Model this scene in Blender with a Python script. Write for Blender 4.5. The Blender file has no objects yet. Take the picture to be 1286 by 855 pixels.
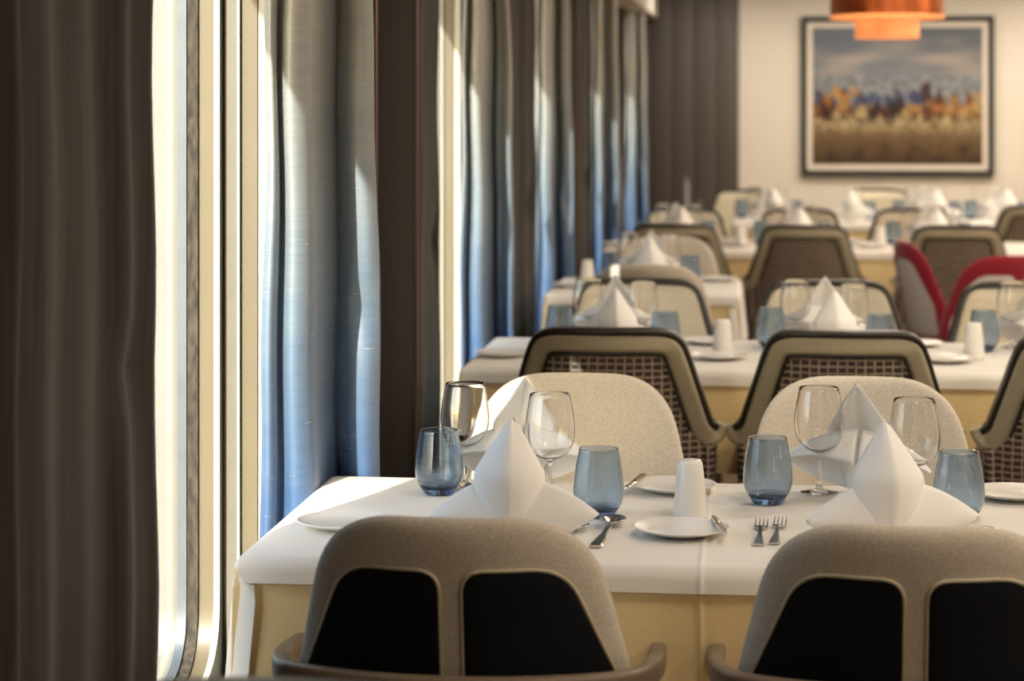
import bpy, bmesh, math, random
from mathutils import Vector, Matrix
random.seed(7)
R = math.radians
scn = bpy.context.scene
COL = scn.collection

# ------------------------------------------------------------------ camera
CAM_H = 1.49
YAW = math.atan((955 - 643) / 2800.0)
cd = bpy.data.cameras.new('camera')
cam = bpy.data.objects.new('camera', cd)
COL.objects.link(cam)
cam.location = (0, 0, CAM_H)
cam.rotation_euler = (R(90), 0, YAW)
cd.sensor_width = 36.0
cd.lens = 2800.0 / 1286.0 * 36.0
cd.shift_y = -(427.5 - 130.0) / 1286.0
cd.clip_start = 0.05
cd.dof.use_dof = True
cd.dof.focus_distance = 4.15
cd.dof.aperture_fstop = 4.0
scn.camera = cam

# ------------------------------------------------------------------ world, sun, exposure
world = bpy.data.worlds.new('world')
scn.world = world
world.use_nodes = True
wn = world.node_tree.nodes
wl = world.node_tree.links
for n in list(wn):
    wn.remove(n)
wo = wn.new('ShaderNodeOutputWorld')
wb = wn.new('ShaderNodeBackground')
sky = wn.new('ShaderNodeTexSky')
sky.sky_type = 'NISHITA'
sky.sun_disc = False
sky.sun_elevation = R(24)
sky.sun_rotation = R(196)
sky.air_density = 1.0
sky.dust_density = 2.0
wl.new(sky.outputs[0], wb.inputs[0])
wb.inputs[1].default_value = 0.6
wl.new(wb.outputs[0], wo.inputs[0])

sd = bpy.data.lights.new('sun', 'SUN')
sd.energy = 13.0
sd.angle = R(0.55)
sd.color = (1.0, 0.95, 0.86)
sun = bpy.data.objects.new('sun', sd)
COL.objects.link(sun)
sun.rotation_euler = Vector((1.0, 3.5, -1.78)).to_track_quat('-Z', 'Y').to_euler()

def ceiling_and_fill_light(x, y, z, size, power, col):
    l = bpy.data.lights.new('ceiling_and_fill_light', 'AREA')
    l.shape = 'DISK'
    l.size = size
    l.energy = power
    l.color = col
    o = bpy.data.objects.new('ceiling_and_fill_light', l)
    o.location = (x, y, z)
    COL.objects.link(o)
    return o
WARM = (1.0, 0.86, 0.69)
for yy in (0.4, 3.0, 5.6, 8.2, 10.8, 13.4, 15.6):
    for xx in (0.55, 2.2, 4.0):
        ceiling_and_fill_light(xx, yy, 2.44, 0.5, (15.0 if xx < 1 else 27.0) * {0.4: 0.7, 3.0: 0.8}.get(yy, 1.0), WARM)

for xx in (-0.3, 0.9, 2.1):  # added wall-wash fill lamps, no fixtures behind them, brightening the end wall
    ceiling_and_fill_light(xx, 16.1, 2.44, 0.3, 8.0, (1.0, 0.93, 0.87))
scn.view_settings.view_transform = 'Standard'
scn.view_settings.look = 'None'
scn.view_settings.gamma = 1.0
scn.view_settings.use_curve_mapping = False
scn.view_settings.exposure = 0.12

# ------------------------------------------------------------------ material helpers
def srgb(r, g, b):
    def f(c):
        c /= 255.0
        return c / 12.92 if c <= 0.04045 else ((c + 0.055) / 1.055) ** 2.4
    return (f(r), f(g), f(b), 1.0)

class NT:
    def __init__(self, name):
        self.m = bpy.data.materials.new(name)
        self.m.use_nodes = True
        self.n = self.m.node_tree.nodes
        self.l = self.m.node_tree.links
        self.b = self.n['Principled BSDF']
        self.out = self.n['Material Output']
    def node(self, t, **kw):
        x = self.n.new(t)
        for k, v in kw.items():
            setattr(x, k, v)
        return x
    def link(self, a, b):
        self.l.new(a, b)
    def obj(self):
        return self.node('ShaderNodeTexCoord').outputs['Object']
    def mapping(self, src, scale=(1, 1, 1)):
        m = self.node('ShaderNodeMapping')
        m.inputs['Scale'].default_value = scale
        self.link(src, m.inputs[0])
        return m.outputs[0]
    def noise(self, vec, scale, detail=3.0, rough=0.5):
        t = self.node('ShaderNodeTexNoise')
        t.inputs['Scale'].default_value = scale
        t.inputs['Detail'].default_value = detail
        t.inputs['Roughness'].default_value = rough
        self.link(vec, t.inputs['Vector'])
        return t.outputs['Fac']
    def ramp(self, fac, stops):
        r = self.node('ShaderNodeValToRGB')
        els = r.color_ramp.elements
        while len(els) < len(stops):
            els.new(0.5)
        for e, (p, c) in zip(els, stops):
            e.position = p
            e.color = c
        self.link(fac, r.inputs[0])
        return r.outputs[0]
    def math(self, op, a, b=None):
        m = self.node('ShaderNodeMath', operation=op)
        for i, v in enumerate((a, b)):
            if v is None:
                continue
            if isinstance(v, (int, float)):
                m.inputs[i].default_value = v
            else:
                self.link(v, m.inputs[i])
        return m.outputs[0]
    def mix(self, fac, a, b):
        m = self.node('ShaderNodeMix', data_type='RGBA')
        for sock, v in ((m.inputs['Factor'], fac), (m.inputs[6], a), (m.inputs[7], b)):
            if isinstance(v, (int, float, tuple)):
                sock.default_value = v
            else:
                self.link(v, sock)
        return m.outputs[2]
    def bump(self, h, strength=0.3, dist=0.002):
        b = self.node('ShaderNodeBump')
        b.inputs['Strength'].default_value = strength
        b.inputs['Distance'].default_value = dist
        self.link(h, b.inputs['Height'])
        self.link(b.outputs[0], self.b.inputs['Normal'])
    def set(self, **kw):
        names = {'rough': 'Roughness', 'metal': 'Metallic', 'spec': 'Specular IOR Level', 'sheen': 'Sheen Weight',
                 'coat': 'Coat Weight', 'trans': 'Transmission Weight', 'ior': 'IOR'}
        for k, v in kw.items():
            self.b.inputs[names[k]].default_value = v
    def base(self, c):
        if isinstance(c, tuple):
            self.b.inputs['Base Color'].default_value = c
        else:
            self.link(c, self.b.inputs['Base Color'])

def dim(c, k):
    return (c[0] * k, c[1] * k, c[2] * k, 1)

def fabric(name, c, var=0.15, scale=260, rough=0.9, bump=0.25, sheen=0.0, stretch=(1, 1, 1)):
    t = NT(name)
    v = t.mapping(t.obj(), stretch)
    n = t.noise(v, scale, 3)
    big = t.noise(v, 9, 2)
    col = t.ramp(n, [(0.3, dim(c, 1 - var)), (0.7, dim(c, 1 + var))])
    col = t.mix(t.math('MULTIPLY', big, 0.12), col, dim(c, 0.85))
    t.base(col)
    t.set(rough=rough, spec=0.25, sheen=sheen)
    t.bump(n, bump, 0.0015)
    return t.m

def plain(name, c, rough=0.5, metal=0.0, spec=0.5, coat=0.0, var=0.06, scale=30):
    t = NT(name)
    n = t.noise(t.obj(), scale, 3)
    t.base(t.ramp(n, [(0.3, dim(c, 1 - var)), (0.7, dim(c, 1 + var))]))
    t.set(rough=rough, metal=metal, spec=spec, coat=coat)
    return t.m

def wood(name, c, rough=0.45, grain=(18, 18, 0.9), var=0.3):
    t = NT(name)
    n = t.noise(t.mapping(t.obj(), grain), 3.0, 5, 0.6)
    t.base(t.ramp(n, [(0.25, dim(c, 1 - var)), (0.75, dim(c, 1 + var))]))
    t.set(rough=rough, spec=0.4 if rough < 0.7 else 0.12)
    t.bump(n, 0.08, 0.002)
    return t.m

M = {}
M['linen'] = fabric('white_linen', srgb(232, 228, 220), 0.03, 420, 0.85, 0.12)
M['napkin'] = fabric('napkin_linen', srgb(246, 244, 240), 0.015, 500, 0.8, 0.10)
M['skirt'] = fabric('cream_skirt_cloth', srgb(232, 208, 158), 0.04, 300, 0.9, 0.15)
M['tan'] = fabric('tan_wool', srgb(200, 190, 174), 0.22, 330, 0.95, 0.4)
M['oat'] = fabric('oatmeal_boucle', srgb(222, 212, 196), 0.20, 300, 0.95, 0.5)
M['black'] = fabric('black_upholstery', srgb(16, 19, 24), 0.1, 300, 0.9, 0.1)
M['piping'] = plain('cream_piping', srgb(188, 178, 150), 0.7)
M['armwood'] = wood('grey_oak', srgb(128, 112, 94), 0.4, (30, 2, 30), 0.15)
M['legwood'] = wood('dark_leg_wood', srgb(70, 52, 40), 0.45)
M['leather'] = plain('khaki_leather', srgb(180, 170, 144), 0.5, spec=0.4, scale=120)
M['rim'] = plain('dark_rim_leather', srgb(44, 38, 34), 0.4, spec=0.5, scale=80)
M['cream_leather'] = plain('cream_leather', srgb(216, 206, 182), 0.55, spec=0.4, scale=60)
M['red'] = fabric('red_velvet', srgb(140, 14, 36), 0.15, 200, 0.75, 0.1, 0.4)
M['greypanel'] = fabric('pale_grey_cloth', srgb(205, 200, 192), 0.06, 260)
M['porcelain'] = plain('white_porcelain', srgb(238, 235, 228), 0.18, spec=0.5, var=0.01)
M['steel'] = plain('polished_steel', srgb(205, 200, 192), 0.13, metal=1.0, var=0.02)
M['cream_wall'] = plain('cream_wall_paint', srgb(222, 212, 196), 0.8, spec=0.2, var=0.015, scale=4)
M['ceil'] = plain('ceiling_paint', srgb(205, 198, 188), 0.9, spec=0.1, var=0.02, scale=3)
M['dark_wall'] = wood('dark_wood_panel', srgb(38, 32, 28), 0.85, (6, 26, 0.5), 0.18)
M['far_wood'] = wood('brown_grained_panel', srgb(84, 76, 68), 0.55, (14, 14, 0.25), 0.22)
M['pil'] = wood('pilaster_edge_wood', srgb(112, 82, 64), 0.4, (20, 20, 0.6), 0.15)
M['white_paint'] = plain('white_enamel_paint', srgb(182, 177, 164), 0.35, var=0.02, scale=14)
M['outer_paint'] = plain('weathered_white_paint', srgb(114, 112, 105), 0.5, var=0.03, scale=10)
M['tan_paint'] = plain('tan_enamel_paint', srgb(106, 96, 76), 0.4, var=0.04, scale=6)
M['alu'] = plain('brushed_aluminium', srgb(96, 104, 112), 0.4, metal=0.3, var=0.1, scale=12)
M['greypaint'] = plain('grey_channel_paint', srgb(104, 101, 92), 0.4, var=0.05)
M['screw'] = plain('screw_metal', srgb(70, 62, 52), 0.4, metal=0.7)
M['copper'] = plain('brushed_copper', srgb(206, 112, 66), 0.32, metal=1.0, var=0.12, scale=8)
M['frame'] = plain('dark_green_black_frame', srgb(24, 29, 27), 0.6)
M['mat_board'] = plain('cream_mat_board', srgb(226, 212, 194), 0.8, var=0.01)

t = NT('gasket_rubber')
n = t.noise(t.mapping(t.obj(), (1, 1, 0.3)), 90, 4)
t.base(t.ramp(n, [(0.35, srgb(40, 35, 30)), (0.72, srgb(88, 78, 66))]))
t.set(rough=0.8)
t.bump(n, 0.5, 0.003)
M['gasket'] = t.m

# carpet
t = NT('carpet')
v = t.obj()
n = t.noise(v, 60, 4)
n2 = t.noise(v, 3, 3)
t.base(t.mix(n2, t.ramp(n, [(0.3, srgb(84, 70, 58)), (0.7, srgb(128, 108, 90))]), srgb(108, 92, 76)))
t.set(rough=1.0, spec=0.1)
t.bump(n, 0.5, 0.004)
M['carpet'] = t.m

# woven check of the rim chairs (threads run with the cloth)
t = NT('brown_check_weave')
sp = t.node('ShaderNodeSeparateXYZ')
t.link(t.obj(), sp.inputs[0])
def stripes(src, period, lo):
    fr = t.math('FRACT', t.math('ADD', t.math('MULTIPLY', src, 1.0 / period), 100.0))
    return t.math('LESS_THAN', fr, lo)
wob = t.math('MULTIPLY', t.math('SUBTRACT', t.noise(t.obj(), 40, 2), 0.5), 0.006)
sx_ = stripes(t.math('ADD', sp.outputs[0], wob), 0.0255, 0.17)
sz_ = stripes(t.math('ADD', sp.outputs[2], wob), 0.0178, 0.25)
either = t.math('MAXIMUM', sx_, sz_)
blk = t.noise(t.obj(), 130, 2)
dark = t.ramp(blk, [(0.35, srgb(62, 51, 49)), (0.7, srgb(96, 82, 77))])
lite = t.ramp(blk, [(0.3, srgb(158, 142, 122)), (0.7, srgb(200, 184, 162))])
t.base(t.mix(either, dark, lite))
t.set(rough=0.95, spec=0.15)
t.bump(either, 0.4, 0.002)
M['plaid'] = t.m

# ombre silk curtain: dye runs from silver grey at the heading to blue at the hem, horizontal slubs
t = NT('ombre_silk')
geo = t.node('ShaderNodeNewGeometry')
sp = t.node('ShaderNodeSeparateXYZ')
t.link(geo.outputs['Position'], sp.inputs[0])
uv = t.node('ShaderNodeUVMap')
slub = t.noise(t.mapping(uv.outputs[0], (3.0, 190, 1)), 1.0, 4, 0.65)
slub2 = t.noise(t.mapping(uv.outputs[0], (1.2, 26, 1)), 1.0, 3, 0.6)
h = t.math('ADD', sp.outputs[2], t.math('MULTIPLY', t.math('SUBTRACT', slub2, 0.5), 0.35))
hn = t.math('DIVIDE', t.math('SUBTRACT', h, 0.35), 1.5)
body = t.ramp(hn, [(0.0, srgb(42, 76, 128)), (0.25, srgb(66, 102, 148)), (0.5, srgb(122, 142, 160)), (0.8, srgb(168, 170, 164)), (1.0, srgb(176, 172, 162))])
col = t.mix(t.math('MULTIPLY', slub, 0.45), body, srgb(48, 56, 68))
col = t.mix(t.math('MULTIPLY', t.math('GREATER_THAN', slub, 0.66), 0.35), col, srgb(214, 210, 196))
t.base(col)
t.set(rough=0.42, spec=0.6, sheen=0.2)
t.b.inputs['Anisotropic'].default_value = 0.4
t.bump(slub, 0.25, 0.0015)
M['silk'] = t.m

# dark curtain cloth
t = NT('dark_taupe_curtain')
v = t.obj()
n = t.noise(t.mapping(v, (1, 40, 1.0)), 2.0, 3)
n2 = t.noise(t.mapping(v, (6, 6, 260)), 1.0, 3)
t.base(t.mix(t.math('MULTIPLY', n2, 0.4), t.ramp(n, [(0.3, srgb(36, 33, 29)), (0.75, srgb(66, 60, 52))]), srgb(32, 30, 28)))
t.set(rough=0.75, spec=0.25, sheen=0.15)
M['taupe'] = t.m

# glassware
def glass(name, col, rough=0.0):
    t = NT(name)
    t.base(col)
    t.set(rough=rough, trans=1.0, ior=1.46)
    return t
M['clear'] = glass('clear_glass', (0.99, 0.99, 0.985, 1)).m
t = glass('blue_ribbed_glass', srgb(206, 221, 236))
M['blue'] = t.m
t = glass('deep_blue_glass', srgb(120, 156, 200))
M['deepblue'] = t.m
# window glass: transmits the daylight, mirrors at grazing angles
t = NT('window_glass')
tr = t.node('ShaderNodeBsdfTransparent')
tr.inputs[0].default_value = (0.96, 0.98, 0.97, 1)
gl = t.node('ShaderNodeBsdfGlossy')
gl.inputs['Roughness'].default_value = 0.02
lw = t.node('ShaderNodeLayerWeight')
fr = t.node('ShaderNodeMath', operation='MULTIPLY_ADD')
pw_ = t.math('POWER', lw.outputs['Facing'], 5.0)
t.link(pw_, fr.inputs[0])
fr.inputs[1].default_value = 0.8
fr.inputs[2].default_value = 0.05
mx = t.node('ShaderNodeMixShader')
t.link(fr.outputs[0], mx.inputs[0])
t.link(tr.outputs[0], mx.inputs[1])
t.link(gl.outputs[0], mx.inputs[2])
t.link(mx.outputs[0], t.out.inputs[0])
M['pane'] = t.m
# lit lamp inner shade
t = NT('glowing_amber_shade')
n = t.noise(t.obj(), 6, 2)
t.base(srgb(226, 140, 76))
t.link(t.ramp(n, [(0.3, srgb(236, 138, 70)), (0.7, srgb(250, 176, 108))]), t.b.inputs['Emission Color'])
t.b.inputs['Emission Strength'].default_value = 0.75
t.set(rough=0.5)
M['amber'] = t.m

# ------------------------------------------------------------------ mesh helpers
def mesh(name, verts, faces, sharp=40, smooth=True):
    me = bpy.data.meshes.new(name)
    me.from_pydata([tuple(v) for v in verts], [], [tuple(f) for f in faces])
    bm = bmesh.new()
    bm.from_mesh(me)
    bmesh.ops.recalc_face_normals(bm, faces=bm.faces)
    bm.to_mesh(me)
    bm.free()
    if smooth:
        me.polygons.foreach_set('use_smooth', [True] * len(me.polygons))
        me.set_sharp_from_angle(angle=R(sharp))
    me.update()
    return me

def obj(name, me, mat=None, parent=None, loc=(0, 0, 0), rot=(0, 0, 0)):
    o = bpy.data.objects.new(name, me)
    COL.objects.link(o)
    if mat is not None and me is not None and not me.materials:
        me.materials.append(mat)
    o.parent = parent
    o.location = loc
    o.rotation_euler = rot
    return o

def tag(o, label, cat, group=None, kind=None):
    if label:
        o['label'] = label
    if cat:
        o['category'] = cat
    if group:
        o['group'] = group
    if kind:
        o['kind'] = kind
    return o

def thing(name, label, cat, group=None, loc=(0, 0, 0), rz=0.0):
    return tag(obj(name, None, None, None, loc, (0, 0, rz)), label, cat, group)

def struct(name, me, mat, label=None):
    o = obj(name, me, mat)
    o['kind'] = 'structure'
    if label:
        o['label'] = label
    return o

KIDS = {}
def kids(o):
    return [c for c in bpy.data.objects if c.parent == o]

def copy_tree(o, label=None, loc=None, rz=None, group=None):
    r = o.copy()
    COL.objects.link(r)
    if label: r['label'] = label
    if group: r['group'] = group
    if loc is not None: r.location = loc
    if rz is not None: r.rotation_euler = (0, 0, rz)
    ch = KIDS.get(o.name)
    if ch is None:
        ch = [(c, kids(c)) for c in kids(o)]
        KIDS[o.name] = ch
    for c, gs in ch:
        d = c.copy()
        COL.objects.link(d)
        d.parent = r
        for g in gs:
            e = g.copy()
            COL.objects.link(e)
            e.parent = d
    return r

def box(x0, x1, y0, y1, z0, z1):
    v = [(x, y, z) for x in (x0, x1) for y in (y0, y1) for z in (z0, z1)]
    f = [(0, 1, 3, 2), (4, 6, 7, 5), (0, 4, 5, 1), (2, 3, 7, 6), (0, 2, 6, 4), (1, 5, 7, 3)]
    return v, f

def box_mesh(name, *a, bevel=0.0):
    v, f = box(*a)
    me = mesh(name, v, f, smooth=False)
    if bevel > 0:
        bm = bmesh.new()
        bm.from_mesh(me)
        bmesh.ops.bevel(bm, geom=list(bm.edges), offset=bevel, segments=2, affect='EDGES', profile=0.5)
        bm.to_mesh(me)
        bm.free()
        me.polygons.foreach_set('use_smooth', [True] * len(me.polygons))
        me.set_sharp_from_angle(angle=R(50))
    return me

def round_poly(pts, rad, n=6):
    """closed polygon with rounded corners; pts [(a,b)], rad one value or one per corner"""
    out = []
    k = len(pts)
    for i in range(k):
        p0, p, p1 = Vector(pts[i - 1]), Vector(pts[i]), Vector(pts[(i + 1) % k])
        r = rad[i] if isinstance(rad, (list, tuple)) else rad
        d0, d1 = (p0 - p), (p1 - p)
        l0, l1 = d0.length, d1.length
        d0.normalize(); d1.normalize()
        ang = math.acos(max(-1, min(1, d0.dot(d1))))
        if r <= 1e-6 or ang > math.pi - 1e-3:
            out += [tuple(p)] * 1
            continue
        tl = min(r / math.tan(ang / 2), 0.49 * l0, 0.49 * l1)
        a, b = p + d0 * tl, p + d1 * tl
        for j in range(n + 1):
            s = j / n
            q = a * (1 - s) ** 2 + p * 2 * s * (1 - s) + b * s * s
            out.append(tuple(q))
    return out

def densify(pts, step, closed=True):
    out = []
    k = len(pts)
    for i in range(k if closed else k - 1):
        a, b = Vector(pts[i]), Vector(pts[(i + 1) % k])
        m = max(1, int(math.ceil((b - a).length / step)))
        for j in range(m):
            out.append(tuple(a.lerp(b, j / m)))
    if not closed:
        out.append(tuple(pts[-1]))
    return out

def pad(name, outline, yf, tf, tb, p=7.0, step=0.02, center=None):
    """upholstered pad: outline in (x,z), laid on the surface y=yf(x,z), bulging tf to +y and tb to -y"""
    ol = densify(outline, step)
    c = Vector(center) if center else sum((Vector(q) for q in ol), Vector((0, 0))) / len(ol)
    S = [1.0, 0.992, 0.975, 0.95, 0.91, 0.84, 0.72, 0.56, 0.38, 0.2]
    verts, faces = [], []
    n = len(ol)
    def prof(s):
        return (1 - s ** p) ** (1 / 2.2) if s < 1 else 0.0
    rings_f, rings_b = [], []
    for side, T in ((1, tf), (-1, tb)):
        rings = []
        for k, s in enumerate(S):
            if k == 0 and side == -1:
                rings.append(rings_f[0]); continue
            ring = []
            for q in ol:
                x = c.x + (q[0] - c.x) * s
                z = c.y + (q[1] - c.y) * s
                ring.append(len(verts))
                verts.append((x, yf(x, z) + side * T * prof(s), z))
            rings.append(ring)
        ci = len(verts)
        verts.append((c.x, yf(c.x, c.y) + side * T, c.y))
        for k in range(len(S) - 1):
            a, b = rings[k], rings[k + 1]
            for i in range(n):
                j = (i + 1) % n
                faces.append((a[i], a[j], b[j], b[i]))
        a = rings[-1]
        for i in range(n):
            faces.append((a[i], a[(i + 1) % n], ci))
        if side == 1:
            rings_f = rings
    return mesh(name, verts, faces, 60)

def catmull(pts, per=6, closed=False):
    P = [Vector(p) for p in pts]
    k = len(P)
    out = []
    for i in range(k if closed else k - 1):
        if closed:
            p0, p1, p2, p3 = P[i - 1], P[i], P[(i + 1) % k], P[(i + 2) % k]
        else:
            p0, p1, p2, p3 = P[max(i - 1, 0)], P[i], P[i + 1], P[min(i + 2, k - 1)]
        for j in range(per):
            s = j / per
            out.append(0.5 * ((2 * p1) + (-p0 + p2) * s + (2 * p0 - 5 * p1 + 4 * p2 - p3) * s * s + (-p0 + 3 * p1 - 3 * p2 + p3) * s ** 3))
    if not closed:
        out.append(P[-1])
    return out

def sweep(name, path, section, closed=False, up=(0, 0, 1), sharp=50, scale=None):
    """section [(a,b)]: a along side = tangent x up, b along the local up"""
    P = [Vector(p) for p in path]
    k, m = len(P), len(section)
    up = Vector(up)
    verts, faces = [], []
    for i in range(k):
        if closed:
            tg = P[(i + 1) % k] - P[i - 1]
        else:
            tg = P[min(i + 1, k - 1)] - P[max(i - 1, 0)]
        tg.normalize()
        side = tg.cross(up)
        if side.length < 1e-4:
            side = tg.cross(Vector((0.3, 1, 0)))
        side.normalize()
        u2 = side.cross(tg).normalized()
        s = scale(i / max(1, k - 1)) if scale else 1.0
        for a, b in section:
            verts.append(P[i] + side * a * s + u2 * b * s)
    for i in range(k if closed else k - 1):
        i2 = (i + 1) % k
        for j in range(m):
            j2 = (j + 1) % m
            faces.append((i * m + j, i * m + j2, i2 * m + j2, i2 * m + j))
    if not closed:
        faces.append(tuple(range(m)))
        faces.append(tuple((k - 1) * m + j for j in range(m)))
    return mesh(name, verts, faces, sharp)

def circ(r, n=8):
    return [(r * math.cos(2 * math.pi * i / n), r * math.sin(2 * math.pi * i / n)) for i in range(n)]

def rrect(w, h, r, n=3):
    return round_poly([(-w / 2, -h / 2), (w / 2, -h / 2), (w / 2, h / 2), (-w / 2, h / 2)], r, n)

def lathe(name, prof, n=36, sharp=50, rib=None):
    verts, faces = [], []
    idx = []
    for r, z in prof:
        if r < 1e-6:
            idx.append([len(verts)])
            verts.append((0, 0, z))
        else:
            row = []
            for i in range(n):
                a = 2 * math.pi * i / n
                row.append(len(verts))
                verts.append((r * math.cos(a), r * math.sin(a), z))
            idx.append(row)
    for a, b in zip(idx, idx[1:]):
        if len(a) == 1 and len(b) == 1:
            continue
        for i in range(n):
            j = (i + 1) % n
            if len(a) == 1:
                faces.append((a[0], b[i], b[j]))
            elif len(b) == 1:
                faces.append((a[i], a[j], b[0]))
            else:
                faces.append((a[i], a[j], b[j], b[i]))
    return mesh(name, verts, faces, sharp)

def grid_mesh(name, pts, thick=0.0, uv=False, sharp=60):
    """pts[row][col] -> sheet, optionally given thickness by a solidify modifier"""
    nr, nc = len(pts), len(pts[0])
    verts = [p for row in pts for p in row]
    faces = [(i * nc + j, i * nc + j + 1, (i + 1) * nc + j + 1, (i + 1) * nc + j) for i in range(nr - 1) for j in range(nc - 1)]
    me = bpy.data.meshes.new(name)
    me.from_pydata([tuple(v) for v in verts], [], faces)
    if uv:
        l = me.uv_layers.new(name='uv')
        for poly in me.polygons:
            for li in poly.loop_indices:
                vi = me.loops[li].vertex_index
                l.data[li].uv = ((vi % nc) / (nc - 1), (vi // nc) / (nr - 1))
    me.polygons.foreach_set('use_smooth', [True] * len(me.polygons))
    me.update()
    return me

def solid(o, th, offset=-1.0):
    m = o.modifiers.new('thickness', 'SOLIDIFY')
    m.thickness = th
    m.offset = offset
    return o

# ------------------------------------------------------------------ the room
XW = -0.96           # inner face of the window wall
XO = -1.24           # outer face
YFAR = 17.0
ZC = 2.45
YB = -2.2
XR = 6.0
struct('floor', box_mesh('floor', XO, XR, YB, YFAR + 0.2, -0.1, 0.0), M['carpet'], 'brown carpeted floor')
struct('ceiling', box_mesh('ceiling', XO, XR, YB, YFAR + 0.2, ZC, ZC + 0.1), M['ceil'])
struct('wall_right', box_mesh('wall_right', XR, XR + 0.1, YB, YFAR + 0.2, 0, ZC), M['cream_wall'])
struct('wall_back', box_mesh('wall_back', XO, XR, YB - 0.1, YB, 0, ZC), M['cream_wall'])
struct('wall_far', box_mesh('wall_far', XO, XR, YFAR, YFAR + 0.2, 0, ZC), M['cream_wall'], 'cream painted end wall')
# brown grained panelling at the left of the end wall: upright boards with fine joints
pw = struct('wall_far_panelling', box_mesh('wall_far_panelling', XO, -0.165, YFAR - 0.03, YFAR - 0.001, 0, ZC), M['dark_wall'], 'brown wood panelling beside the cream end wall')
bw = 0.185
for i in range(6):
    x0 = -1.18 + i * 0.17
    obj('board', box_mesh('board', x0 + 0.0015, min(x0 + 0.1685, -0.166), YFAR - 0.045, YFAR - 0.029, 0.02, ZC - 0.02, bevel=0.002), M['far_wood'], pw)

# windows: far jamb position and width of each opening
WIN = [(4.28, 2.2), (7.08, 1.65), (9.42, 1.65), (12.5, 1.65), (15.6, 1.65)]
ZS, ZT = 0.36, 2.17
spans = []
last = YB
wv, wf = [], []
def addbox(*a):
    v, f = box(*a)
    k = len(wv)
    wv.extend(v)
    wf.extend([tuple(i + k for i in q) for q in f])
for yj, w in WIN:
    addbox(XO, XW - 0.012, last, yj - w, 0, ZC)
    addbox(XO, XW - 0.012, yj - w, yj, 0, ZS)
    addbox(XO, XW - 0.012, yj - w, yj, ZT, ZC)
    spans.append((last, yj - w))
    last = yj
addbox(XO, XW - 0.012, last, YFAR, 0, ZC)
spans.append((last, YFAR))
wl_ = struct('wall_left', mesh('wall_left', wv, wf, smooth=False), M['dark_wall'], 'dark wood window wall')
# pilaster panels between the windows with lighter edge mouldings
for y0, y1 in [(yj - 1.70, yj - 1.06) for yj, w in WIN[1:]] + [(16.35, 16.93)]:
    obj('pilaster', box_mesh('pilaster', XW - 0.011, XW + 0.022, y0, y1, 0.0, ZC - 0.01, bevel=0.003), M['dark_wall'], wl_)
    for yy in (y0 - 0.014, y1 + 0.001):
        obj('moulding', box_mesh('moulding', XW - 0.011, XW + 0.030, yy, yy + 0.013, 0.0, ZC - 0.01, bevel=0.003), M['pil'], wl_)

def ring_mesh(name, yc, zc, w, h, rad, x0, x1, w2, h2, rad2=0.002, n=10):
    """plate with a rounded opening (w,h,rad) and an outer rectangle (w2,h2), between x0 and x1"""
    def path(w, h, r):
        return round_poly([(yc - w / 2, zc - h / 2), (yc + w / 2, zc - h / 2), (yc + w / 2, zc + h / 2), (yc - w / 2, zc + h / 2)], r, n)
    inn, out = path(w, h, rad), path(w2, h2, rad2)
    k = len(inn)
    verts = [(x, p[0], p[1]) for x in (x0, x1) for ring in (inn, out) for p in ring]
    faces = []
    for i in range(k):
        j = (i + 1) % k
        faces += [(i, j, k + j, k + i), (2 * k + i, 3 * k + i, 3 * k + j, 2 * k + j), (i, 2 * k + i, 2 * k + j, j), (k + i, k + j, 3 * k + j, 3 * k + i)]
    return mesh(name, verts, faces, 35)

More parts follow.
